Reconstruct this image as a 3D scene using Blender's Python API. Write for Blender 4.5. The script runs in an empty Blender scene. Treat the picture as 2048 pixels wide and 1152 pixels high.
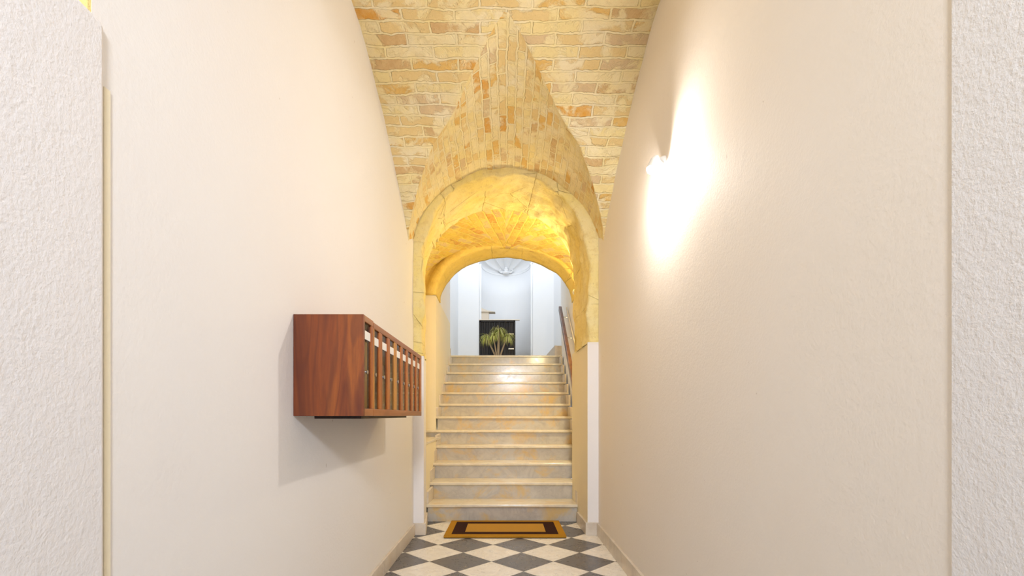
import bpy, bmesh, math, random
from mathutils import Vector, noise
random.seed(7)
S = bpy.context.scene
C = S.collection
PI = math.pi

# ------------------------------------------------------------------ camera
cam_d = bpy.data.cameras.new('camera')
cam = bpy.data.objects.new('camera', cam_d); C.objects.link(cam)
cam.location = (0, 0, 1.0); cam.rotation_euler = (PI/2, 0, 0)
cam_d.sensor_width = 36; cam_d.lens = 955/2048*36
cam_d.shift_x = 12/2048; cam_d.shift_y = 255/2048
cam_d.clip_start = 0.02; cam_d.clip_end = 100
S.camera = cam

# ------------------------------------------------------------------ world, exposure, daylight
S.view_settings.view_transform = 'Standard'
S.view_settings.look = 'None'
S.view_settings.gamma = 1
S.view_settings.exposure = 0.0
S.view_settings.use_curve_mapping = False
W = bpy.data.worlds.new('world'); S.world = W; W.use_nodes = True
W.node_tree.nodes['Background'].inputs[0].default_value = (0.80, 0.88, 1.0, 1)
W.node_tree.nodes['Background'].inputs[1].default_value = 1.3

def area(name, loc, target, sx, sy, power, col, spread=180):
    l = bpy.data.lights.new(name, 'AREA'); l.shape = 'RECTANGLE'
    l.size = sx; l.size_y = sy; l.energy = power; l.color = col; l.spread = math.radians(spread)
    o = bpy.data.objects.new(name, l); C.objects.link(o); o.location = loc
    d = Vector(target) - Vector(loc)
    o.rotation_euler = d.to_track_quat('-Z', 'Y').to_euler()
    return o
area('daylight_entrance', (0.15, -1.45, 2.3), (-0.05, 4.0, 0.7), 0.45, 0.30, 26, (0.84, 0.90, 1.0), 95)
area('daylight_court', (0, 8.9, 5.9), (0, 11.2, 2.6), 1.9, 1.8, 56, (0.86, 0.93, 1.0))

# ------------------------------------------------------------------ object helpers
def tag(o, label=None, cat=None, group=None, kind=None):
    if label: o['label'] = label
    if cat: o['category'] = cat
    if group: o['group'] = group
    if kind: o['kind'] = kind
    return o
def empty(name, loc=(0, 0, 0)):
    o = bpy.data.objects.new(name, None); C.objects.link(o); o.location = loc
    o.empty_display_size = 0.1
    return o
class MB:
    """collects shapes into one mesh; world coordinates"""
    def __init__(s): s.v = []; s.f = []; s.m = []; s.uv = []; s.has_uv = False
    def face(s, idx, mi=0, uv=None):
        s.f.append(tuple(idx)); s.m.append(mi)
        s.uv.append(uv)
        if uv: s.has_uv = True
    def box(s, x0, x1, y0, y1, z0, z1, mi=0):
        b = len(s.v)
        s.v += [(x0,y0,z0),(x1,y0,z0),(x1,y1,z0),(x0,y1,z0),(x0,y0,z1),(x1,y0,z1),(x1,y1,z1),(x0,y1,z1)]
        for q in ((3,2,1,0),(4,5,6,7),(0,1,5,4),(1,2,6,5),(2,3,7,6),(3,0,4,7)): s.face([b+i for i in q], mi)
    def prism(s, pts, z0, z1, mi=0):
        """vertical prism, pts counter-clockwise in plan"""
        b = len(s.v); n = len(pts)
        s.v += [(x, y, z0) for x, y in pts] + [(x, y, z1) for x, y in pts]
        s.face([b+i for i in range(n)][::-1], mi); s.face([b+n+i for i in range(n)], mi)
        for i in range(n):
            j = (i+1) % n; s.face([b+i, b+j, b+n+j, b+n+i], mi)
    def hull8(s, bot, top, mi=0):
        """box with free corners: bot/top are four points each, counter-clockwise from above"""
        b = len(s.v); s.v += list(bot) + list(top)
        for q in ((3,2,1,0),(4,5,6,7),(0,1,5,4),(1,2,6,5),(2,3,7,6),(3,0,4,7)): s.face([b+i for i in q], mi)
    def grid(s, P, mi=0, UV=None, flip=False, mf=None):
        b = len(s.v); n = len(P); k = len(P[0])
        for r in P: s.v += [tuple(p) for p in r]
        for i in range(n-1):
            for j in range(k-1):
                ids = [(i, j), (i, j+1), (i+1, j+1), (i+1, j)]
                if flip: ids = ids[::-1]
                m = mf(i, j) if mf else mi
                u = [UV[m if mf else 0][a][c] for a, c in ids] if UV else None
                s.face([b+a*k+c for a, c in ids], m, u)
    def tube(s, pts, radii, n=10, mi=0, cap=True):
        b = len(s.v); pts = [Vector(p) for p in pts]
        prev = None
        for i, p in enumerate(pts):
            t = (pts[min(i+1, len(pts)-1)] - pts[max(i-1, 0)]).normalized()
            a = prev if prev is not None else (Vector((0,0,1)) if abs(t.z) < .9 else Vector((1,0,0)))
            u = (a - t*a.dot(t)).normalized(); w = t.cross(u); prev = u
            r = radii[i] if isinstance(radii, (list, tuple)) else radii
            for k in range(n):
                an = 2*PI*k/n; s.v.append(tuple(p + u*(r*math.cos(an)) + w*(r*math.sin(an))))
        for i in range(len(pts)-1):
            for k in range(n):
                k2 = (k+1) % n
                s.face([b+i*n+k, b+i*n+k2, b+(i+1)*n+k2, b+(i+1)*n+k], mi)
        if cap:
            s.face([b+k for k in range(n)][::-1], mi); s.face([b+(len(pts)-1)*n+k for k in range(n)], mi)
    def lathe(s, c, prof, n=32, mi=0):
        """prof: (radius, z) pairs around the vertical axis through c"""
        P = [[(c[0]+r*math.cos(2*PI*k/n), c[1]+r*math.sin(2*PI*k/n), c[2]+z) for k in range(n+1)] for r, z in prof]
        s.grid(P, mi)
    def build(s, name, mats, parent=None, smooth=False, bevel=0, seg=2, loc=None):
        me = bpy.data.meshes.new(name)
        off = Vector(loc) if loc else (Vector(parent.matrix_world.translation) if parent else Vector((0,0,0)))
        if parent:
            off = Vector((0,0,0)); p = parent
            while p: off += p.location; p = p.parent
        me.from_pydata([tuple(Vector(v)-off) for v in s.v], [], s.f)
        if not isinstance(mats, (list, tuple)): mats = [mats]
        for m in mats: me.materials.append(m)
        for i, p in enumerate(me.polygons): p.material_index = s.m[i]; p.use_smooth = smooth
        if s.has_uv:
            ul = me.uv_layers.new(name='UVMap')
            for i, p in enumerate(me.polygons):
                if s.uv[i]:
                    for li, uv in zip(p.loop_indices, s.uv[i]): ul.data[li].uv = uv
        me.update()
        o = bpy.data.objects.new(name, me); C.objects.link(o)
        if parent: o.parent = parent
        elif loc: o.location = loc
        if smooth:
            bm = bmesh.new(); bm.from_mesh(me); bmesh.ops.remove_doubles(bm, verts=bm.verts, dist=1e-5); bm.to_mesh(me); bm.free()
        if bevel:
            md = o.modifiers.new('bevel', 'BEVEL'); md.width = bevel; md.segments = seg; md.limit_method = 'ANGLE'
            md.angle_limit = 0.6
        return o
def struct(o): o['kind'] = 'structure'; return o

# ------------------------------------------------------------------ material helpers
class NT:
    def __init__(s, name):
        s.mat = bpy.data.materials.new(name); s.mat.use_nodes = True
        s.t = s.mat.node_tree; s.b = s.t.nodes['Principled BSDF']
    def n(s, typ, **kw):
        o = s.t.nodes.new(typ)
        for k, v in kw.items(): setattr(o, k, v)
        return o
    def l(s, a, b): s.t.links.new(a, b)
    def coord(s, kind='Object', scale=(1,1,1), loc=(0,0,0), rot=(0,0,0)):
        c = s.n('ShaderNodeTexCoord'); m = s.n('ShaderNodeMapping')
        m.inputs['Scale'].default_value = scale; m.inputs['Location'].default_value = loc; m.inputs['Rotation'].default_value = rot
        s.l(c.outputs[kind], m.inputs[0]); return m.outputs[0]
    def noise(s, vec, scale, detail=4, rough=.55, dist=0):
        o = s.n('ShaderNodeTexNoise'); o.inputs['Scale'].default_value = scale; o.inputs['Detail'].default_value = detail
        o.inputs['Roughness'].default_value = rough; o.inputs['Distortion'].default_value = dist
        s.l(vec, o.inputs['Vector']); return o.outputs
    def ramp(s, fac, stops, interp='LINEAR'):
        r = s.n('ShaderNodeValToRGB'); e = r.color_ramp.elements; r.color_ramp.interpolation = interp
        while len(e) < len(stops): e.new(.5)
        for i, (p, c) in enumerate(stops):
            e[i].position = p; e[i].color = (c, c, c, 1) if isinstance(c, (int, float)) else (*c, 1)
        s.l(fac, r.inputs[0]); return r.outputs[0]
    def mix(s, fac, a, b, mode='MIX'):
        m = s.n('ShaderNodeMix', data_type='RGBA', blend_type=mode)
        for sock, v in ((m.inputs[0], fac), (m.inputs[6], a), (m.inputs[7], b)):
            if isinstance(v, (int, float)): sock.default_value = v
            elif isinstance(v, tuple): sock.default_value = (*v, 1)
            else: s.l(v, sock)
        return m.outputs[2]
    def math(s, op, a, b=None, c=None):
        m = s.n('ShaderNodeMath', operation=op)
        for i, v in enumerate((a, b, c)):
            if v is None: continue
            if isinstance(v, (int, float)): m.inputs[i].default_value = v
            else: s.l(v, m.inputs[i])
        return m.outputs[0]
    def bump(s, h, strength, dist):
        b = s.n('ShaderNodeBump'); b.inputs['Strength'].default_value = strength; b.inputs['Distance'].default_value = dist
        s.l(h, b.inputs['Height']); s.l(b.outputs[0], s.b.inputs['Normal'])
    def col(s, c):
        if isinstance(c, tuple): s.b.inputs['Base Color'].default_value = (*c, 1)
        else: s.l(c, s.b.inputs['Base Color'])
    def rough(s, r, spec=None):
        if isinstance(r, (int, float)): s.b.inputs['Roughness'].default_value = r
        else: s.l(r, s.b.inputs['Roughness'])
        if spec is not None: s.b.inputs['Specular IOR Level'].default_value = spec

def plaster(name, c1, c2, bump=.25, grain=110, bdist=.004, specks=True):
    m = NT(name); v = m.coord()
    big = m.noise(v, 1.3, 5, .6)[0]
    base = m.mix(m.ramp(big, [(.35, 0.), (.68, 1.)]), c1, c2)
    if specks:
        sp = m.noise(v, 26, 2, .5)[0]
        base = m.mix(m.math('MULTIPLY', m.ramp(sp, [(.765, 0.), (.80, 1.)]), .45), base, (.42, .33, .25))
    m.col(base); m.rough(.75, .3)
    h = m.math('ADD', m.noise(v, grain, 3, .6)[0], m.math('MULTIPLY', m.noise(v, grain*.22, 3, .5)[0], .9))
    m.bump(h, bump, bdist); return m.mat

def lime_bricks(name, scale_w=.27, row=.068, seed=0.0, cream=((.89,.77,.47),(.88,.73,.36)), share=.38, lime=((.90,.79,.54), (.90,.75,.38)), grey=(.68,.51,.31), wash=.88):
    """brick courses under worn lime wash; UVs are in metres, courses run along U"""
    m = NT(name); c = m.n('ShaderNodeTexCoord'); uv = c.outputs['UV']
    mp = m.n('ShaderNodeMapping'); mp.inputs['Location'].default_value = (seed, seed*.7, 0); m.l(uv, mp.inputs[0])
    wv = m.noise(mp.outputs[0], 5.0, 3, .6)[1]
    w2 = m.noise(mp.outputs[0], 34.0, 3, .6)[1]
    def warp(vec, w, amt):
        a = m.n('ShaderNodeVectorMath', operation='SUBTRACT'); m.l(w, a.inputs[0]); a.inputs[1].default_value = (.5,.5,.5)
        b = m.n('ShaderNodeVectorMath', operation='SCALE'); m.l(a.outputs[0], b.inputs[0]); b.inputs['Scale'].default_value = amt
        d = m.n('ShaderNodeVectorMath', operation='ADD'); m.l(vec, d.inputs[0]); m.l(b.outputs[0], d.inputs[1]); return d.outputs[0]
    vec = warp(warp(mp.outputs[0], wv, .030), w2, .016)
    br = m.n('ShaderNodeTexBrick'); br.offset = .5; br.squash = 1
    br.inputs['Scale'].default_value = 1; br.inputs['Brick Width'].default_value = scale_w; br.inputs['Row Height'].default_value = row
    br.inputs['Mortar Size'].default_value = .0075; br.inputs['Mortar Smooth'].default_value = .35
    br.inputs['Color1'].default_value = (0,0,0,1); br.inputs['Color2'].default_value = (1,1,1,1); br.inputs['Mortar'].default_value = (.2,.2,.2,1)
    m.l(vec, br.inputs['Vector'])
    bw = m.n('ShaderNodeRGBToBW'); m.l(br.outputs['Color'], bw.inputs[0])
    a, b = cream; s = 1-share
    bc = m.ramp(bw.outputs[0], [(0, a), (s*.33, b), (s*.6, (.80,.60,.28)), (s, grey), (s+share*.2, (.76,.47,.13)), (s+share*.50, (.70,.34,.055)), (s+share*.80, (.64,.42,.20))], 'CONSTANT')
    fine = m.noise(mp.outputs[0], 22, 5, .7)[0]
    bc = m.mix(m.ramp(fine, [(.35, 0.), (.7, .5)]), bc, (.84,.66,.34))
    lm = m.noise(mp.outputs[0], 7, 5, .62, .4)[0]
    limef = m.ramp(lm, [(.47, 0.), (.56, 1.)])
    edge = m.ramp(br.outputs['Fac'], [(.15, 0.), (.6, 1.)])
    f = m.math('MAXIMUM', edge, m.math('MULTIPLY', limef, wash))
    blot = m.noise(mp.outputs[0], 3.2, 5, .65)[0]
    limec = m.mix(m.ramp(blot, [(.38, 0.), (.62, 1.)]), lime[0], lime[1])
    col = m.mix(f, bc, limec)
    dirt = m.noise(mp.outputs[0], 13, 6, .75)[0]
    col = m.mix(m.ramp(dirt, [(.62, 0.), (.78, .45)]), col, (.56,.43,.25))
    m.col(col); m.rough(.9, .15)
    h = m.math('ADD', m.math('MULTIPLY', m.ramp(br.outputs['Fac'], [(0, 1.), (1, 0.)]), m.math('SUBTRACT', 1.15, m.math('MULTIPLY', limef, .6))), m.math('MULTIPLY', fine, .9))
    m.bump(h, .8, .012)
    return m.mat

def limestone(name, c1, c2, c3, joint=.33, bump=.7):
    m = NT(name); v = m.coord()
    a = m.noise(v, 2.4, 6, .65)[0]; b = m.noise(v, 11, 6, .75)[0]; d = m.noise(v, 45, 4, .7)[0]
    col = m.mix(m.ramp(a, [(.36, 0.), (.62, 1.)]), c1, c2)
    col = m.mix(m.ramp(b, [(.50, 0.), (.70, .85)]), col, c3)
    col = m.mix(m.ramp(d, [(.60, 0.), (.74, .5)]), col, (.40,.28,.13))
    vo = m.n('ShaderNodeTexVoronoi', feature='DISTANCE_TO_EDGE'); vo.inputs['Scale'].default_value = 2.6; m.l(v, vo.inputs['Vector'])
    crack = m.ramp(vo.outputs['Distance'], [(0, 1.), (.006, 0.)])
    crack = m.math('MULTIPLY', crack, m.ramp(m.noise(v, 1.9, 2)[0], [(.50, 0.), (.58, 1.)]))
    h = m.math('ADD', m.math('MULTIPLY', b, .8), m.math('MULTIPLY', d, .45))
    if joint:
        uvn = m.n('ShaderNodeTexCoord'); sx = m.n('ShaderNodeSeparateXYZ'); m.l(uvn.outputs['UV'], sx.inputs[0])
        wob = m.math('MULTIPLY', m.math('SUBTRACT', m.noise(v, 6, 3)[0], .5), .05)
        fr = m.math('PINGPONG', m.math('ADD', sx.outputs[0], wob), joint/2)
        jt = m.math('MULTIPLY', m.ramp(fr, [(0, 1.), (.006, 0.)]), m.ramp(m.noise(v, 2.7, 2)[0], [(.42, .1), (.6, 1.)]))
        crack = m.math('MAXIMUM', crack, m.math('MULTIPLY', jt, .75))
    col = m.mix(m.math('MULTIPLY', crack, .35), col, (.40,.28,.12))
    h = m.math('SUBTRACT', h, m.math('MULTIPLY', crack, .9))
    m.col(col); m.rough(.92, .15); m.bump(h, bump, .02); return m.mat

def marble(name, base, vein, stain=None, rough=.22, scale=1.0, stain_amt=.6):
    m = NT(name); v = m.coord()
    a = m.noise(v, 2.6*scale, 7, .65, 1.2)[0]
    b = m.noise(v, 9*scale, 7, .7, .8)[0]
    vn = m.math('ABSOLUTE', m.math('SUBTRACT', a, .5))
    vf = m.ramp(vn, [(0, .40), (.03, .2), (.12, 0.)])
    col = m.mix(vf, base, vein)
    col = m.mix(m.ramp(b, [(.45, 0.), (.75, .45)]), col, vein)
    if stain:
        st = m.noise(v, 4.2*scale, 6, .6, .5)[0]
        col = m.mix(m.ramp(st, [(.52, 0.), (.66, stain_amt)]), col, stain)
    m.col(col); m.rough(m.ramp(b, [(.3, rough), (.8, rough+.14)]), .5); m.bump(b, .05, .003)
    return m.mat

def wood(name, c1, c2, c3, axis='Z', rough=.32, scale=1.0):
    m = NT(name)
    sc = {'Z': (9, 9, .9), 'Y': (9, .9, 9), 'X': (.9, 9, 9)}[axis]
    v = m.coord(scale=tuple(k*scale for k in sc))
    a = m.noise(v, 1.0, 6, .6, .9)[0]; b = m.noise(v, 5.5, 5, .7, .3)[0]
    g = m.noise(m.coord(scale=tuple(k*scale*.35 for k in sc)), 1.6, 2, .5, 1.2)[0]
    rings = m.math('SINE', m.math('MULTIPLY', g, 70))
    col = m.ramp(a, [(.36, c1), (.50, c2), (.62, c3)])
    col = m.mix(m.ramp(rings, [(.35, 0.), (1., .45)]), col, c1)
    col = m.mix(m.ramp(b, [(.45, 0.), (.72, .5)]), col, c1)
    m.col(col); m.rough(rough, .3); m.bump(b, .08, .002); return m.mat

def flat(name, c, r=.5, metal=0., spec=.5):
    m = NT(name); v = m.coord(); b = m.noise(v, 40, 3)[0]
    m.col(m.mix(m.ramp(b, [(.3, 0.), (.8, .25)]), c, tuple(x*.8 for x in c))); m.rough(r, spec)
    m.b.inputs['Metallic'].default_value = metal; return m.mat

M = {}
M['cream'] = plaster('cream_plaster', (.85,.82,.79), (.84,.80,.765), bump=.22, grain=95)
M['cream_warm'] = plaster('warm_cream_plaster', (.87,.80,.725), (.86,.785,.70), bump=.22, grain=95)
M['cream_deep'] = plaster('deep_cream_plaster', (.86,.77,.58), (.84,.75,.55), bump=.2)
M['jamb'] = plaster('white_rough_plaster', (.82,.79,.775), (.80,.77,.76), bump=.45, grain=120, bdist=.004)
M['pil'] = plaster('pale_pilaster_paint', (.86,.82,.80), (.84,.80,.78), bump=.15)
M['white'] = plaster('white_wall_paint', (.84,.845,.86), (.82,.83,.85), bump=.1, specks=False)
M['beige'] = plaster('beige_paint', (.72,.63,.52), (.70,.61,.50), bump=.1, specks=False)
M['bricks'] = lime_bricks('lime_washed_bricks')
M['bricks_lun'] = lime_bricks('lime_washed_bricks_crossing', .20, .056, seed=3.3, share=.28)
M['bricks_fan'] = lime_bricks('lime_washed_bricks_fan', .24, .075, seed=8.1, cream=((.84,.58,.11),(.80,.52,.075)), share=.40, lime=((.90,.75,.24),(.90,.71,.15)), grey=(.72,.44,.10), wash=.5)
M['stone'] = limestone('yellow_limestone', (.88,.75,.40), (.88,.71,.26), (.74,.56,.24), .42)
M['stone_dark'] = limestone('ochre_limestone', (.86,.66,.22), (.84,.62,.16), (.70,.49,.14), .4)
M['stone_rub'] = limestone('rubble_stone', (.74,.60,.40), (.66,.50,.28), (.50,.38,.24), 0, bump=1.0)
M['tread'] = marble('cream_marble_tread', (.80,.72,.56), (.60,.52,.40), (.74,.50,.20), rough=.16, stain_amt=.35)
M['riser'] = marble('grey_marble_riser', (.61,.565,.49), (.38,.345,.31), (.72,.48,.15), rough=.12, stain_amt=.7)
M['skirt'] = marble('beige_marble_skirting', (.72,.64,.54), (.52,.44,.36), (.68,.52,.34), rough=.3, stain_amt=.3)
M['mah_side'] = wood('mahogany_side', (.105,.028,.014), (.215,.052,.014), (.30,.085,.018), 'Z', .35)
M['mah_frame'] = wood('mahogany_frame', (.20,.058,.018), (.31,.10,.030), (.36,.13,.040), 'Y', .3)
M['mah_stile'] = wood('orange_mahogany_stile', (.24,.055,.010), (.40,.11,.015), (.48,.15,.022), 'Z', .28)
M['mah_stile2'] = wood('golden_mahogany_stile', (.36,.13,.020), (.50,.20,.030), (.56,.25,.045), 'Z', .28)
M['dark_wood'] = wood('dark_brown_interior', (.016,.007,.005), (.030,.012,.008), (.045,.019,.010), 'Z', .4)
M['gold_reflection'] = wood('gold_reflection_panel', (.16,.085,.015), (.34,.20,.035), (.50,.34,.10), 'Z', .35)
M['rail_wood'] = wood('varnished_handrail_wood', (.07,.028,.014), (.13,.055,.022), (.17,.075,.03), 'Y', .3)
M['paper'] = flat('buff_paper', (.26,.18,.10), .7)
M['card'] = flat('white_card', (.82,.80,.76), .6)
M['metal'] = flat('chromed_metal', (.7,.7,.7), .25, 1.)
M['brass'] = flat('brass', (.70,.52,.25), .3, 1.)
M['dark_gate'] = wood('blackened_gate_wood', (.008,.007,.008), (.018,.015,.016), (.040,.030,.026), 'Z', .45)
M['leaf'] = flat('green_leaf', (.56,.58,.10), .5)
M['leaf2'] = flat('olive_leaf', (.48,.42,.16), .6)
M['bark'] = flat('pale_brown_bark', (.42,.30,.18), .8)
M['terra'] = flat('terracotta', (.45,.20,.10), .8)
M['soil'] = flat('potting_soil', (.05,.035,.025), .95)
M['lamp_body'] = flat('white_enamel', (.85,.85,.84), .4)

def glass(name, tint=(.9,.88,.85)):
    m = NT(name); m.b.inputs['Transmission Weight'].default_value = 1.0
    m.b.inputs['Roughness'].default_value = .03; m.b.inputs['IOR'].default_value = 1.12
    m.b.inputs['Base Color'].default_value = (*tint, 1); return m.mat
M['pane'] = glass('clear_pane')
def glow(name, col, st):
    m = NT(name); m.b.inputs['Emission Color'].default_value = (*col, 1); m.b.inputs['Emission Strength'].default_value = st
    m.b.inputs['Base Color'].default_value = (*col, 1); return m.mat
M['bulb'] = glow('lit_bulb', (1, .92, .78), 40)

# floor: diagonal black and white marble tiles
def floor_mat():
    m = NT('chequered_marble_tiles'); c = m.n('ShaderNodeTexCoord'); sx = m.n('ShaderNodeSeparateXYZ'); m.l(c.outputs['Object'], sx.inputs[0])
    D = .424
    x = m.math('SUBTRACT', sx.outputs[0], .112); y = m.math('SUBTRACT', sx.outputs[1], 3.694)
    a = m.math('ADD', m.math('DIVIDE', m.math('ADD', x, y), D), 100.5)
    b = m.math('ADD', m.math('DIVIDE', m.math('SUBTRACT', x, y), D), 100.5)
    par = m.math('MODULO', m.math('ADD', m.math('FLOOR', a), m.math('FLOOR', b)), 2.0)   # 0 = dark
    ja = m.math('PINGPONG', a, .5); jb = m.math('PINGPONG', b, .5)
    joint = m.ramp(m.math('MINIMUM', ja, jb), [(0, 1.), (.006, .8), (.010, 0.)])
    v = m.coord(scale=(1,1,1))
    # marble differs from tile to tile
    cid = m.n('ShaderNodeCombineXYZ'); m.l(m.math('FLOOR', a), cid.inputs[0]); m.l(m.math('FLOOR', b), cid.inputs[1])
    wn = m.n('ShaderNodeTexWhiteNoise', noise_dimensions='3D'); m.l(cid.outputs[0], wn.inputs['Vector'])
    sc = m.n('ShaderNodeVectorMath', operation='SCALE'); m.l(wn.outputs['Color'], sc.inputs[0]); sc.inputs['Scale'].default_value = 9
    ad = m.n('ShaderNodeVectorMath', operation='ADD'); m.l(v, ad.inputs[0]); m.l(sc.outputs[0], ad.inputs[1])
    n1 = m.noise(ad.outputs[0], 5, 7, .65, 1.4)[0]; n2 = m.noise(ad.outputs[0], 16, 6, .7)[0]
    vn = m.ramp(m.math('ABSOLUTE', m.math('SUBTRACT', n1, .5)), [(0, .35), (.02, .18), (.08, 0.)])
    wht = m.mix(vn, (.88,.84,.77), (.60,.54,.48)); wht = m.mix(m.ramp(n2, [(.5, 0.), (.75, .35)]), wht, (.68,.56,.42))
    drk = m.mix(vn, (.115,.11,.118), (.17,.165,.165)); drk = m.mix(m.ramp(n2, [(.5, 0.), (.8, .5)]), drk, (.17,.15,.14))
    col = m.mix(par, drk, wht); col = m.mix(m.math('MULTIPLY', joint, .6), col, (.22,.19,.16))
    m.col(col); m.rough(m.ramp(n2, [(.3, .22), (.8, .42)]), .5); m.bump(m.math('SUBTRACT', m.math('MULTIPLY', n2, .3), joint), .12, .002)
    return m.mat
M['floor'] = floor_mat()

# ------------------------------------------------------------------ setting : floor
X0 = .775
mb = MB(); mb.box(-1.6, 1.6, -1.6, 4.6, -.1, 0); struct(mb.build('floor', M['floor']))
mb = MB(); mb.box(-1.25, 1.25, 7.84, 11.8, 1.80, 1.979); struct(mb.build('floor', M['tread']))

# ------------------------------------------------------------------ setting : side walls of the hall
def crease(n): return noise.noise(Vector((n*1.7, 3.1, .2)))
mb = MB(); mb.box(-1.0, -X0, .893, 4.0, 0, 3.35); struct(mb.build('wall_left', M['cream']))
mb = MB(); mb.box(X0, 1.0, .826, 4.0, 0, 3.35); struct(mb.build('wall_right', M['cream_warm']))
# entrance: thick white jambs, lintel and the wall round the open doorway behind the camera
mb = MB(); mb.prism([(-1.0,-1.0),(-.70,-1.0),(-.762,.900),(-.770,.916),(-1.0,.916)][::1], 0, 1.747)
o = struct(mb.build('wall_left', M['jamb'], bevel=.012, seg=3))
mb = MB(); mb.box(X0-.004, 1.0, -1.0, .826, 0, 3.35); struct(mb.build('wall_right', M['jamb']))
mb = MB(); mb.box(-1.0, -.83, -1.0, .885, 1.745, 3.35); mb.box(-1.0, -.7755, .885, .893, 0, 3.35); struct(mb.build('wall_left', M['stone']))  # plaster recess and wall end; the yellow light there is put into the colour
mb = MB(); mb.box(-1.0, 1.0, -1.6, .90, 3.0, 3.2); struct(mb.build('ceiling', M['jamb']))
mb = MB(); mb.box(-.776, -.7715, .917, .9315, .0, 1.632); struct(mb.build('trim_1', M['cream_deep']))  # narrow wall step, its yellow light put into the cream colour
mb = MB(); mb.box(-1.6, -.78, -1.6, -1.0, 0, 3.35); mb.box(.78, 1.6, -1.6, -1.0, 0, 3.35); mb.box(-.78, .78, -1.6, -1.0, 2.75, 3.35)
struct(mb.build('wall_front', M['jamb']))

# ------------------------------------------------------------------ setting : brick vault over the hall
def interp(t, tab):
    if t <= tab[0][0]: return tab[0][1]
    for (a, va), (b, vb) in zip(tab, tab[1:]):
        if t <= b:
            u = (t-a)/(b-a); return va+(vb-va)*u
    return tab[-1][1]
ZT = [(2.2,3.085),(2.37,3.083),(2.5,3.073),(2.62,3.048),(2.83,2.975),(3.0,2.905),(3.19,2.80),(3.35,2.715),(3.48,2.635),(3.6,2.555),(3.74,2.44),(3.88,2.31),(4.02,2.15)]
def zmain(Y):
    if Y < 2.2: Y = 4.4-Y
    return sum(interp(Y+d, ZT) for d in (-.07, -.035, 0, .035, .07))/5
WT = [(2.4,.33),(2.7,.42),(3.0,.53),(3.2,.645),(3.4,.70),(3.74,.775),(4.02,.80)]
ZS, HC = 2.30, .775
rough_ = lambda p, a, f=6: a*noise.fractal(Vector(p)*f, 1.0, 2.0, 3)
rows, UVa, UVb = [], [], []
Ys = [.85 + (2.2-.85)*i/20 for i in range(20)] + [2.2 + (4.02-2.2)*i/120 for i in range(121)]
n1, n2 = 26, 60; s = 0; prev = None
for Y in Ys:
    z = zmain(Y)
    if prev: s += math.hypot(Y-prev[0], z-prev[1])
    prev = (Y, z)
    w = interp(Y, WT)
    k = (z-ZS)/HC
    if k < 1 and Y > 2.3:
        xg = w*math.sqrt(max(0, 1-max(k, 0)**2))
    else: xg = 0
    row, ua, ub = [], [], []
    lun_on = xg > .012; xg = max(xg, .012)
    for i in range(n1): x = -.82 + (.82-xg)*i/n1; row.append((x, z)); 
    a0 = math.acos(min(1, xg/w))
    for i in range(n2+1):
        a = PI-a0 + (2*a0-PI)*i/n2; x = w*math.cos(a); zz = ZS + HC*math.sin(a)
        if not lun_on: zz = z
        row.append((x, zz))
    for i in range(1, n1+1): x = xg + (.82-xg)*i/n1; row.append((x, z))
    P = []
    for x, zz in row:
        d = rough_((x, Y, zz), .010, 5) + rough_((x, Y, zz), .004, 18)
        P.append((x, Y, zz+d))
        ua.append((x, s)); ub.append((Y, math.atan2(zz-ZS, x)*.78))
    rows.append(P); UVa.append(ua); UVb.append(ub)
mb = MB()
def zone(i, j):
    if n1 <= j < n1+n2 and rows[i+1][n1+n2][0]-rows[i+1][n1][0] > .03: return 1
    return 0
mb.grid(rows, UV=[UVa, UVb], mf=zone, flip=False)
ce = struct(mb.build('ceiling', [M['bricks'], M['bricks_lun']]))
for p in ce.data.polygons: p.use_smooth = True
sol = ce.modifiers.new('thick', 'SOLIDIFY'); sol.thickness = .12; sol.offset = 1

# ------------------------------------------------------------------ setting : stone arch on two pilasters
YF, YB = 4.0, 4.72
FL, FR, BL, BR = -.69, .683, -.80, .678      # inner edges at front / back, left / right
SPR = 2.35
def arch_pt(t, a, off=0.0):
    """t 0..1 front to back, a angle 0 (right) .. pi (left)"""
    xl = FL + (BL-FL)*t; xr = FR + (BR-FR)*t
    cx = (xl+xr)/2; r = (xr-xl)/2
    y = YF + (YB-YF)*t
    return (cx+(r+off)*math.cos(a), y, SPR + (.688+off)*math.sin(a))
NA, NTt = 96, 30
rows = []; uvs = []
# front face ring (outer -> inner edge), rounded lip, soffit, back face
for kind, t, off in [('f', 0, .14), ('f', 0, .10), ('f', 0, .06), ('f', .004, .03), ('f', .012, .012), ('f', .035, .0)] + [('s', .035+.965*i/NTt, 0) for i in range(1, NTt+1)] + [('b', 1, .1), ('b', 1, .3), ('b', 1, .55)]:
    r, u = [], []
    for i in range(-14, NA+15):
        if i < 0: a = 0; dz = i*.062
        elif i > NA: a = PI; dz = -(i-NA)*.062
        else: a = PI*i/NA; dz = 0
        x, y, z = arch_pt(t, a, off); z += dz
        nz = rough_((x, y, z), .030, 3.1) + rough_((x, y, z), .014, 12)
        wear = 0
        if kind == 'f' and off > .02: wear = .02*max(0, noise.noise(Vector((a*5, 7, dz*3)))+.1)
        cxn = Vector((math.cos(a), 0, math.sin(a)))
        q = Vector((x, y, z)) + cxn*(nz if t < .99 else 0) + Vector((0, nz*.6 + wear, 0))*(1 if kind != 's' else .3)
        lim = 1.60 if a < 1 else 1.49
        if z < lim+.04: q.z = lim
        r.append(tuple(q)); u.append((a*.70 - (dz if i < 0 else 0) + (-dz if i > NA else 0) - (2*(-dz) if i < 0 else 0), t*.7))
    rows.append(r); uvs.append(u)
mb = MB(); mb.grid(rows, UV=[uvs], flip=False)
o = mb.build('wall_arch', M['stone'], smooth=True); struct(o)
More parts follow.
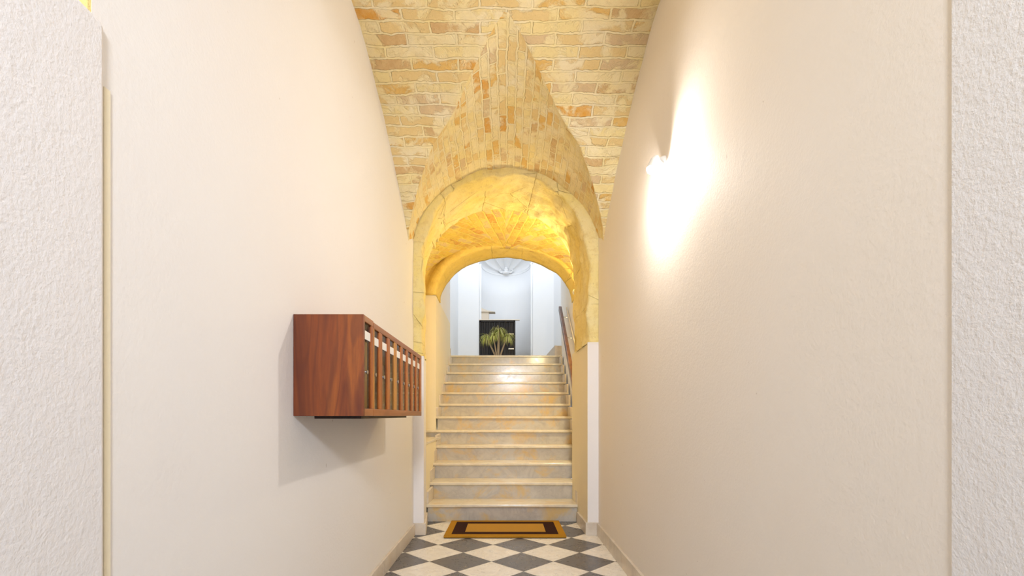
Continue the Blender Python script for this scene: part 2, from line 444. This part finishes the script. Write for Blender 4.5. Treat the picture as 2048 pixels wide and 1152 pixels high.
# wall body hidden behind the arch skin, left and right, and above it
mb = MB()
mb.prism([(-1.0,YF+.03),(FL-.045,YF+.03),(-.82,YB-.02),(-1.2,YB-.02),(-1.2,YF+.1)], 1.49, 3.6)
mb.prism([(FR+.045,YF+.03),(1.0,YF+.03),(1.0,YB-.02),(BR+.045,YB-.02)], 1.55, 3.6)
# spandrel over the opening as narrow vertical slices
N = 48
for i in range(N):
    xa = -.72+1.42*i/N; xb = -.72+1.42*(i+1)/N; xm = min(abs(xa+.02), abs(xb+.02), )
    zz = SPR + .71*math.sqrt(max(0, 1-(xm/.72)**2)) + .03
    mb.box(xa, xb, YF+.04, YB-.03, zz, 3.6)
struct(mb.build('wall_arch_core', M['stone']))
# rubble where vault meets pilaster
# painted lower pilasters
mb = MB(); mb.prism([(-1.0,YF),(-.687,YF),(-.748,4.46),(-.84,YB),(-1.2,YB),(-1.2,YF+.05)], 0, 1.50); struct(mb.build('wall_left', M['pil'], bevel=.006))
mb = MB(); mb.prism([(.683,YF),(1.0,YF),(1.0,4.80),(.664,4.80)], 0, 1.615); 
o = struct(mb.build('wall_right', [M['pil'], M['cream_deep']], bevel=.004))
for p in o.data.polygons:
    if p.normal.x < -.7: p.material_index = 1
# stone band right reveal goes back as far as the paint below it
mb = MB(); mb.box(.70, 1.0, YB-.03, 4.80, 1.6, 3.4); struct(mb.build('wall_right', M['stone_dark']))

# ------------------------------------------------------------------ setting : stairwell walls and second vault
YA = 5.96; YA2 = 6.37
mb = MB(); mb.box(-1.3, -1.09, YB-.02, YA, 0, 3.4); struct(mb.build('wall_left', M['cream_deep']))
mb = MB(); mb.prism([(-1.3,YA),(-.876,YA),(-.912,7.8),(-1.3,7.8)], 0, 2.50); struct(mb.build('wall_left', M['cream_deep']))
mb = MB(); mb.prism([(.835,4.80),(1.1,4.80),(1.1,7.8),(.912,7.8),(.872,YA)][::1], 0, 2.50); struct(mb.build('wall_right', M['cream']))
# tall walls of the stairwell beyond the second arch
mb = MB(); mb.prism([(-1.3,YA2),(-.884,YA2),(-.912,7.8),(-1.3,7.8)], 2.50, 6.2); struct(mb.build('wall_left', M['cream']))
mb = MB(); mb.prism([(.881,YA2),(1.3,YA2),(1.3,7.8),(.912,7.8)], 2.50, 6.2); struct(mb.build('wall_right', M['white']))
mb = MB(); mb.prism([(-.912,7.8),(-1.10,9.3),(-1.10,11.0),(-1.4,11.0),(-1.4,7.8)], 1.98, 6.2); struct(mb.build('wall_left', M['white']))
mb = MB(); mb.prism([(.912,7.8),(1.4,7.8),(1.4,11.0),(1.10,11.0),(1.10,9.2),(.93,8.1)], 1.98, 6.2); struct(mb.build('wall_right', M['white']))

# second arch: flat segmental, its front face and soffit
A2S, A2R, A2W = 2.50, .60, .878
def a2(a, off=0, sx=1.0): return ((A2W*sx+off)*math.cos(a), A2S + (A2R+off)*math.sin(a))
rows, uvs = [], []
for (y, off) in [(YA+.012, .60), (YA+.008, .25), (YA, .12), (YA-.03, .11), (YA-.035, .05), (YA-.03, .008), (YA-.015, 0)] + [(YA+(YA2-YA)*i/8, 0) for i in range(1, 9)] + [(YA2, .3), (YA2, .9)]:
    r, u = [], []
    for i in range(81):
        a = PI*i/80; x, z = a2(a, off)
        nz = rough_((x, y, z), .012, 4) + rough_((x, y, z), .006, 15)
        r.append((x+nz*math.cos(a), y, z+nz*math.sin(a) if i not in (0, 80) else z)); u.append((a*.9, y))
    rows.append(r); uvs.append(u)
mb = MB(); mb.grid(rows, UV=[uvs]); struct(mb.build('wall_arch', M['stone_dark'], smooth=True))
mb = MB()
mb.box(-1.3, -.872, YA, YA2, 2.50, 3.6); mb.box(.90, 1.3, YA+.02, YA2, 2.50, 3.6)
N = 40
for i in range(N):
    xa = -.9+1.8*i/N; xb = xa+1.8/N; xm = min(abs(xa), abs(xb))
    zz = A2S + .62*math.sqrt(max(0, 1-(xm/.9)**2)) + .03
    mb.box(xa, xb, YA+.03, YA2-.02, zz, 6.2)
struct(mb.build('wall_arch_core', M['stone_dark']))

# vault between the two arches; bricks fan out from the crown of the second arch
rows, uvs = [], []
for j in range(41):
    y = YB-.06 + (YA+.06-(YB-.06))*j/40
    r, u = [], []
    for i in range(91):
        a = PI*i/90
        x = -.08 + 1.03*math.cos(a); z = 2.42 + (.74-.05*(j/40))*math.sin(a)**.85
        nz = rough_((x, y, z), .012, 5) + rough_((x, y, z), .006, 17)
        r.append((x, y, z+nz)); u.append(((i/90-.5)*-2.75, y))
    rows.append(r); uvs.append(u)
def turned(deg):
    c, s_ = math.cos(math.radians(deg)), math.sin(math.radians(deg))
    return [[(a*c+b*s_, -a*s_+b*c) for a, b in q] for q in uvs]
def field(i, j):
    x, y, z = rows[i][j]; dy = YA+.15-y
    th = math.degrees(math.atan2(dy, x))
    return 0 if th < 68 else (1 if th < 90 else (2 if th < 112 else 3))
mb = MB(); mb.grid(rows, UV=[turned(-60), turned(-80), turned(80), turned(60)], mf=field)
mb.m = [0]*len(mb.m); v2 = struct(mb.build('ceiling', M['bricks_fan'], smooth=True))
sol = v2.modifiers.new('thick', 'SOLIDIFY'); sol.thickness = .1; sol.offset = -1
mb = MB(); mb.box(.84, 1.1, 4.8, YA+.02, 2.44, 3.4); struct(mb.build('wall_right', M['stone_dark']))

# ------------------------------------------------------------------ setting : court wall with scallop niche
NX, NR, NZ, NY = 0.0, .62, 4.50, 11.0
ND = .80
mb = MB(); mb.box(-1.10, -NR, NY, NY+.12, 1.98, 6.2); mb.box(NR, 1.10, NY, NY+.12, 1.98, 6.2)
N = 40
for i in range(N):
    a0, a1 = PI*i/N, PI*(i+1)/N
    xa, xb = NR*math.cos(a1), NR*math.cos(a0)
    za, zb = NZ+NR*math.sin(a1), NZ+NR*math.sin(a0)
    mb.hull8([(xa,NY,za),(xb,NY,zb),(xb,NY+.12,zb),(xa,NY+.12,za)], [(xa,NY,6.2),(xb,NY,6.2),(xb,NY+.12,6.2),(xa,NY+.12,6.2)])
struct(mb.build('wall_back', M['white']))
mb = MB()
P = [[(NR*math.cos(a), NY+.02+ND*math.sin(a), z) for a in [PI*i/48 for i in range(49)]] for z in (1.98, 2.6, 3.2, 3.9, NZ)]
mb.grid(P, flip=False); o = struct(mb.build('wall_niche', M['white'], smooth=True))
sol = o.modifiers.new('thick', 'SOLIDIFY'); sol.thickness = .05; sol.offset = -1
# fluted half dome
P = []
for i in range(37):
    al = (PI/2)*i/36; r = []
    for j in range(145):
        be = PI*j/144
        fl = abs(math.sin(be*5.5)); R = NR*(1 - .11*(1-fl)**1.6*math.sin(al)**.8) 
        r.append((R*math.sin(al)*math.cos(be), NY+.02+ND*math.cos(al)*(R/NR), NZ+R*math.sin(al)*math.sin(be)))
    P.append(r)
sh = empty('scallop_shell', (0, NY+.3, NZ)); tag(sh, 'white plaster scallop shell filling the half dome of the niche behind the stairs', 'relief')
mb = MB(); mb.grid(P); o = mb.build('shell', M['white'], sh, smooth=True)
sol = o.modifiers.new('thick', 'SOLIDIFY'); sol.thickness = .04; sol.offset = 1
mb = MB(); 
for k, (r, dz, dy) in enumerate([(.085, .05, .0), (.05, .11, -.01), (.03, .155, -.02)]):
    mb.lathe((0, NY+ND-.06+dy, NZ+dz-.04), [(0.001, -.04), (r*.8, -.035), (r*1.2, 0), (r*.75, .03), (0.001, .045)], 20)
for sx in (-1, 1):
    mb.tube([(sx*.05, NY+ND-.06, NZ+.02), (sx*.13, NY+ND-.07, NZ+.015), (sx*.17, NY+ND-.09, NZ+.055), (sx*.13, NY+ND-.10, NZ+.085)], [.03, .028, .022, .012], 10)
mb.build('hinge_ornament', M['white'], sh, smooth=True)
mb = MB()
for (dr, z0, z1) in ((.035, NZ-.10, NZ-.055), (.055, NZ-.055, NZ-.02), (.025, NZ-.02, NZ+.01)):
    P = []
    for rr, z in ((0, z0), (dr, z0), (dr, z1), (0, z1)):
        P.append([((NR-rr)*math.cos(PI*i/48), NY+.02+(ND-rr)*math.sin(PI*i/48), z) for i in range(49)])
    mb.grid(P, flip=True)
struct(mb.build('trim_2', M['white']))
# beige stepped block with thin pointed cap inside the niche, left
mb = MB(); mb.box(-.60, -.40, NY+.08, NY+.28, 1.98, 3.41)
mb.v += [(-.60,NY+.05,3.50),(-.60,NY+.05,3.405),(-.25,NY+.05,3.40),(-.43,NY+.05,3.435),(-.60,NY+.3,3.50),(-.60,NY+.3,3.405),(-.25,NY+.3,3.40),(-.43,NY+.3,3.435)]
b = len(mb.v)-8
for q in ((0,1,2,3),(7,6,5,4),(1,0,4,5),(2,1,5,6),(3,2,6,7),(0,3,7,4)): mb.face([b+i for i in q])
struct(mb.build('trim_3', M['beige']))

# ------------------------------------------------------------------ baseboards
def board(name, pts, z0, z1, th, side):
    """strip of marble boards along plan points, th to the side"""
    mb = MB()
    for (a, b) in zip(pts, pts[1:]):
        d = (Vector(b)-Vector(a)).normalized(); nrm = Vector((-d.y, d.x))*side*th
        q = [a, b, tuple(Vector(b)+nrm), tuple(Vector(a)+nrm)]
        if side < 0: q = q[::-1]
        mb.prism(q, z0, z1)
    return struct(mb.build(name, M['skirt'], bevel=.003))
def seg_y(y0, y1, n): return [y0+(y1-y0)*i/n for i in range(n+1)]
for k, (ya, yb) in enumerate(((.95, 1.95), (1.953, 2.95), (2.953, 3.985))):
    board('baseboard_left', [(-X0, ya), (-X0, yb)], 0, .10, .018, -1)
for k, (ya, yb) in enumerate(((.83, 1.60), (1.603, 2.60), (2.603, 3.50), (3.503, 3.985))):
    board('baseboard_right', [(X0, ya), (X0, yb)], 0, .105, .018, 1)
board('baseboard_left', [(-.775, YF), (-.670, YF)], 0, .10, .018, -1)
board('baseboard_left', [(-.687, YF), (-.746, 4.44)], 0, .10, .018, -1)
board('baseboard_right', [(.665, YF), (.775, YF)], 0, .105, .018, -1)
board('baseboard_right', [(.683, YF), (.674, 4.44)], 0, .105, .018, 1)

# ------------------------------------------------------------------ staircase
RH, TD, YN = .165, .30, 4.478
st = empty('marble_staircase', (0, YN, 0))
tag(st, 'flight of twelve veined marble steps climbing from the chequered floor through the arches', 'staircase')
L = [-.755, -.785, -.805, -.805, -1.05, -.880, -.890, -.897, -.900, -.904, -.908, -.912]
R_ = [.694, .700, .81, .81, .825, .835, .850, .865, .872, .882, .890, .900]
# bounds of each tread in x: right side of steps 2-3 dies into the reveal, wider after it
for k in range(12):
    y = YN + k*TD; z = (k+1)*RH
    l, r = L[k], R_[k]
    rr = r
    back = y+TD+.035 if k < 11 else y+TD+.03
    mb = MB(); mb.box(l, rr, y, back, z-.030, z)
    tr = mb.build('tread', M['tread'], st, bevel=.008, seg=3)
    mb = MB(); mb.box(l+.018, rr-.010, y+.028, y+.052, z-RH, z-.030)
    mb.build('riser', M['riser'], st)
    # solid body of the step
    if k < 11:
        mb = MB(); mb.box(max(l,-.87)+.01, min(rr,.83)-.01, y+.052, y+TD+.05, z-RH, z-.031); mb.build('step_core', M['riser'], st)
    # skirting tiles standing at the ends of the tread
    y2 = y+TD+.026
    for side in (-1, 1):
        if k == 4 and side < 0: continue
        if side > 0 and k in (1, 2): continue
        if k == 11: continue
        e = l if side < 0 else rr
        h1 = z+.115; t = .026
        a, b = (e, e+t) if side < 0 else (e-t, e)
        mb = MB()
        mb.hull8([(a, y+.018, z), (b, y+.018, z), (b, y2, z), (a, y2, z)], [(a, y+.018, h1), (b, y+.018, h1), (b, y2, h1+.012), (a, y2, h1+.012)])
        mb.build('skirting_tile', M['skirt'], st, bevel=.003)
# fill under the side strip of steps against the walls
mb = MB(); mb.prism([(-1.09,4.47),(-.748,4.47),(-.80,5.66),(-1.09,5.66)], 0, .722); struct(mb.build('wall_left', M['cream_deep']))
mb = MB(); mb.prism([(-1.085,4.44),(-.752,4.44),(-.772,5.48),(-.772,5.68),(-1.085,5.68)], .722, .748)
tag(mb.build('coping_slab', M['tread'], bevel=.004), 'cream marble slab capping the low wall left of the lower steps', 'slab')

# landing boards at the head of the stairs
mb = MB(); mb.prism([(.915,7.83),(.80,7.83),(.80,7.87),(.915,7.87)][::-1], 1.98, 2.145); mb.prism([(.80,7.84),(.83,7.84),(.79,9.2),(.76,9.2)], 1.98, 2.15)
struct(mb.build('baseboard_right', M['skirt'], bevel=.003))
mb = MB(); mb.prism([(-.93,7.80),(-.902,7.80),(-1.07,9.3),(-1.10,9.3)], 1.98, 2.095); struct(mb.build('baseboard_left', M['skirt'], bevel=.003))

# ------------------------------------------------------------------ handrail
hr = empty('stair_handrail', (.80, 6.0, 2.0)); tag(hr, 'dark varnished wooden handrail fixed to the wall right of the upper steps', 'handrail')
pa, pb = Vector((.715, 4.95, 1.25)), Vector((.800, 7.07, 2.585))
d = (pb-pa).normalized(); up = Vector((1,0,0)).cross(d).normalized(); sx = d.cross(up).normalized()
def bar(mb, a, b, w, h):
    d = (b-a).normalized(); up = Vector((1,0,0)).cross(d).normalized(); s = d.cross(up).normalized()
    if s.x < 0: s = -s
    if up.z < 0: up = -up
    c = [-s*w-up*h, s*w-up*h, s*w+up*h, -s*w+up*h]
    vs = [tuple(a+q) for q in c] + [tuple(b+q) for q in c]
    n = len(mb.v); mb.v += vs
    for q in ((0,1,2,3),(7,6,5,4),(1,0,4,5),(2,1,5,6),(3,2,6,7),(0,3,7,4)): mb.face([n+i for i in q])
mb = MB(); bar(mb, pa, pb, .022, .034); mb.build('rail', M['rail_wood'], hr, bevel=.006, seg=3)
mb = MB(); bar(mb, pa+Vector((.105,.0,.03)), pb+Vector((.075,-.15,-.02)), .005, .009); mb.build('wall_strip', M['beige'], hr, bevel=.002)
for u in (.30, .62, .92):
    p = pa.lerp(pb, u); q = Vector((.835+.028*max(0, p.y-4.8)+.012, p.y, p.z-.05))
    mb = MB(); mb.tube([tuple(p-up*.03), tuple(p-up*.05), tuple(Vector((q.x-.02, q.y, p.z-.065))), tuple(q)], .007, 10)
    mb.tube([(q.x-.012, q.y, q.z), (q.x, q.y, q.z)], .022, 16)
    mb.build('bracket', M['metal'], hr, smooth=True)

# ------------------------------------------------------------------ dark gate in the niche
gt = empty('dark_gate', (-.2, NY+.07, 1.98)); tag(gt, 'low dark slatted wooden gate in front of the white niche behind the palm', 'gate')
mb = MB(); x0, x1, zt = -.615, .215, 3.19
mb.box(x0, x0+.04, NY-.02, NY+.03, 1.98, zt); mb.box(x1-.035, x1, NY-.02, NY+.03, 1.98, zt); mb.box(x0, x1, NY-.02, NY+.03, zt-.04, zt); mb.box(x0, x1, NY-.02, NY+.03, 1.98, 2.03)
mb.build('gate_frame', M['dark_gate'], gt, bevel=.004)
mb = MB(); n = 13
for i in range(n):
    xa = x0+.045+(x1-x0-.085)*i/n; mb.box(xa, xa+.042, NY-.005-.008*(i % 2), NY+.02, 2.03, zt-.04)
mb.box(x0+.02, x1-.02, NY+.012, NY+.022, 2.0, zt-.02)
mb.build('slat_panel', M['dark_gate'], gt, bevel=.003)
mb = MB(); mb.box(x0, x1+.10, NY-.03, NY+.035, zt, zt+.018); mb.build('top_ledge', M['beige'], gt, bevel=.003)
mb = MB(); mb.box(x1-.16, x1-.035, NY-.035, NY-.018, 2.52, 2.545); mb.build('hinge_strap', M['metal'], gt)
mb = MB(); mb.box(x1-.16, x1-.035, NY-.035, NY-.018, 2.86, 2.885); mb.build('hinge_strap', M['metal'], gt)

# ------------------------------------------------------------------ potted ponytail palm on the landing
pl = empty('potted_palm', (-.17, 10.3, 1.98)); tag(pl, 'potted ponytail palm with three bare trunks and drooping green leaves on the landing', 'plant')
mb = MB(); mb.lathe((-.17, 10.3, 1.98), [(.0, 0), (.12, 0), (.165, .24), (.18, .24), (.18, .28), (.155, .28), (.15, .25)], 32); mb.build('pot', M['terra'], pl, smooth=False)
mb = MB(); mb.lathe((-.17, 10.3, 2.225), [(.0, 0), (.15, 0)], 24); mb.build('soil', M['soil'], pl)
heads = [((-.175,10.3,2.22), (-.16,10.28,2.55), (-.155,10.27,2.80), .026, 230, .95),
         ((-.20,10.3,2.22), (-.30,10.32,2.45), (-.42,10.34,2.68), .018, 170, .85),
         ((-.14,10.3,2.22), (-.08,10.30,2.45), (.03,10.31,2.70), .017, 170, .85),
         ((-.19,10.28,2.22), (-.24,10.24,2.50), (-.27,10.22,2.72), .014, 100, .8)]
for (a, b, c, r, nl, sc) in heads:
    a, b, c = map(Vector, (a, b, c)); pts = []
    for i in range(9):
        t = i/8; pts.append(a*(1-t)**2 + b*2*t*(1-t) + c*t*t)
    mb = MB(); mb.tube(pts, [r*(1.25-.55*i/8) for i in range(9)], 10); tk = mb.build('trunk', M['bark'], pl, smooth=True)
    mb = MB()
    for i in range(nl):
        an = random.uniform(0, 2*PI); el = random.uniform(-.1, 1.3); ln = random.uniform(.19, .33)*sc
        d = Vector((math.cos(an)*math.cos(el), math.sin(an)*math.cos(el), math.sin(el)))
        p = Vector(c); side = Vector((-math.sin(an), math.cos(an), 0)); w0 = .0042
        n = 8; stp = ln/n; base = len(mb.v); v = d.copy(); mi = 1 if random.random() < .45 else 0
        for k in range(n+1):
            w = w0*(1-(k/n)**2)+.0006
            mb.v += [tuple(p-side*w), tuple(p+side*w)]
            v = (v + Vector((0, 0, -.30-.10*k/n))).normalized(); p = p + v*stp
        for k in range(n): q = base+2*k; mb.face([q, q+1, q+3, q+2], mi)
    mb.build('foliage', [M['leaf'], M['leaf2']], pl)

# ------------------------------------------------------------------ mailbox cabinet
BX, FX, Y1, Y2, Z1, Z2 = -X0, -.518, 1.737, 2.927, .998, 1.369
mx = empty('mailbox_cabinet', (BX, (Y1+Y2)/2, Z1)); tag(mx, 'reddish brown wooden mailbox cabinet with nine glazed slots on the left wall', 'mailboxes')
t = .016; fx = FX-.012
mb = MB()
mb.box(BX+.001, FX, Y1, Y1+t, Z1, Z2)               # near side
mb.box(BX+.001, fx, Y2-t, Y2, Z1, Z2); mb.box(BX+.001, fx, Y1+t, Y2-t, Z1, Z1+t); mb.box(BX+.001, fx, Y1+t, Y2-t, Z2-t, Z2); mb.box(BX+.001, BX+.010, Y1+t, Y2-t, Z1+t, Z2-t)
n = 9; pitch = (Y2-Y1)/n
for i in range(1, n): mb.box(BX+.010, fx-.03, Y1+i*pitch-.006, Y1+i*pitch+.006, Z1+t, Z2-t)
mb.build('body', M['mah_side'], mx, bevel=.0015)
mb = MB(); mb.box(BX+.05, FX-.03, Y1+.07, Y2-.30, Z1-.010, Z1); mb.build('base_panel', M['dark_wood'], mx)
# front rails: the first slot has rails of its own, the other eight share theirs
ys = Y1+pitch
for (ya, yb, zt) in ((Y1+t, ys-.002, Z2), (ys+.002, Y2, Z2-.004)):
    mb = MB(); mb.box(fx, FX, ya, yb, Z1, Z1+.028); mb.build('bottom_rail', M['mah_frame'], mx, bevel=.002)
    mb = MB(); mb.box(fx, FX, ya, yb, zt-.024, zt); mb.build('top_rail', M['mah_frame'], mx, bevel=.002)
for i in range(n):
    ya = Y1+i*pitch; yb = ya+pitch
    lo = ya+(t if i == 0 else 0); hi = yb-(.032 if i == 0 else .046)
    zt = Z2-(.024 if i == 0 else .028)
    mb = MB(); mb.box(fx, FX, hi, yb-(.002 if i == 0 else 0), Z1+.028, zt)
    mb.build('stile', M['mah_stile2'] if i == 3 else M['mah_stile'], mx, bevel=.002)
    if i == 1:
        mb = MB(); mb.box(fx, FX, ya+.002, ya+.012, Z1+.028, zt); mb.build('stile', M['mah_stile2'], mx, bevel=.001)
    mb = MB(); mb.box(fx-.004, fx, lo, hi+.01, Z1+.02, zt+.01); dr = mb.build('slot_door', M['dark_wood'], mx)
    mb = MB(); mb.box(FX-.0075, FX-.0055, lo, hi, Z1+.028, zt); mb.build('glass_pane', M['pane'], dr)
    mb = MB(); mb.box(FX-.0050, FX-.0035, lo+.012, hi-.001, zt-.062, zt-.030); mb.build('name_card', M['card'], dr, bevel=.0005)
    mb = MB(); mb.tube([(fx, lo+.040, Z1+.165), (FX-.001, lo+.040, Z1+.165)], .008, 16); mb.build('lock', M['metal'], dr)
    random.seed(i+3)
    if i == 0:
        mb = MB(); mb.box(fx, fx+.003, lo+.02, hi-.030, Z1+.03, zt-.07); mb.build('letters_reflection', M['gold_reflection'], dr)  # near slot: gold reflection painted as a strip, no letters
    else:
        mb = MB(); zz = Z1+.028
        top = random.uniform(.12, .21)
        while zz < Z1+.028+top:
            h = random.uniform(.020, .042); mb.box(fx, fx+.0035, lo+.022+random.uniform(0, .004), lo+.050+random.uniform(-.006, .004), zz, zz+h-.002); zz += h
        mb.build('letters_reflection', M['paper'], dr)

# ------------------------------------------------------------------ doormat
mt = empty('doormat', (-.012, 4.17, 0)); tag(mt, 'ochre coir doormat with a dark brown rectangular band before the bottom step', 'doormat')
def coir(name, c):
    m = NT(name); v = m.coord(); a = m.noise(v, 260, 3, .7)[0]; b = m.noise(v, 12, 3)[0]
    m.col(m.mix(m.ramp(a, [(.3, 0.), (.7, 1.)]), tuple(x*.62 for x in c), c)); m.rough(1.0, .05); m.bump(a, .9, .006); return m.mat
M['coir'] = coir('ochre_coir', (.62,.31,.035)); M['coir_dk'] = coir('dark_brown_coir', (.060,.026,.020)); M['coir_c'] = coir('faded_ochre_coir', (.66,.36,.07))
def ring(mb, o, i, z0, z1):
    (a,b,c,d), (e,f,g,h) = o, i
    mb.box(a, b, c, g, z0, z1); mb.box(a, b, h, d, z0, z1); mb.box(a, e, g, h, z0, z1); mb.box(f, b, g, h, z0, z1)
yn, yf = 3.885, 4.462
O1 = (-.508, .492, yn, yf); O2 = (-.452, .436, yn+.062, yf-.05); O3 = (-.345, .335, yn+.142, yf-.128)
mb = MB(); mb.box(O1[0]+.002, O1[1]-.002, yn+.002, yf-.002, 0, .006); mb.build('backing', M['coir_dk'], mt)
mb = MB(); ring(mb, O1, O2, .006, .019); mb.build('border', M['coir'], mt)
mb = MB(); ring(mb, O2, O3, .006, .0185); mb.build('dark_band', M['coir_dk'], mt)
mb = MB(); mb.box(*O3, .006, .019); mb.build('centre_field', M['coir_c'], mt)

# ------------------------------------------------------------------ lamps
def point(name, loc, p, col, rad, parent=None):
    l = bpy.data.lights.new(name, 'POINT'); l.energy = p; l.color = col; l.shadow_soft_size = rad
    o = bpy.data.objects.new(name, l); C.objects.link(o); 
    if parent: o.parent = parent; o.location = Vector(loc)-parent.location
    else: o.location = loc
    return o
def spot_fixture(loc, wall, aim, label, power, col, rad, size=1.0):
    """wall spotlight: round base on the wall, short arm, cup head, lit lens"""
    t = empty('wall_spotlight', loc); tag(t, label, 'wall lamp')
    loc = Vector(loc); wall = Vector(wall); aim = Vector(aim).normalized()
    wd = (loc-wall).normalized()
    mb = MB(); mb.tube([tuple(wall), tuple(wall+wd*.014)], .032*size, 24); mb.build('base', M['lamp_body'], t)
    hb = loc-aim*.075*size
    mb = MB(); mb.tube([tuple(wall+wd*.012), tuple(wall.lerp(hb, .6)), tuple(hb)], .007*size, 10); mb.build('arm', M['lamp_body'], t, smooth=True)
    mb = MB(); mb.tube([tuple(hb-aim*.02*size), tuple(hb), tuple(hb+aim*.055*size)], [.014*size, .024*size, .030*size], 24); mb.build('head', M['lamp_body'], t)
    mb = MB(); mb.tube([tuple(hb+aim*.054*size), tuple(hb+aim*.060*size)], .026*size, 24); mb.build('lens', M['bulb'], t)
    p = point('lamp_light', tuple(hb+aim*(.066*size+rad)), power, col, rad, t)
    return t
spot_fixture((.692, 2.268, 2.15), (X0, 2.34, 2.24), (-.30, -.22, -.93), 'small white wall spotlight glaring high on the right plaster wall', 26, (1, .94, .88), .022)
spot_fixture((.700, 4.90, 2.27), (.74, 4.80, 2.33), (-.25, .75, .3), 'small spotlight glowing behind the right side of the stone arch', 46, (1, .83, .46), .02)
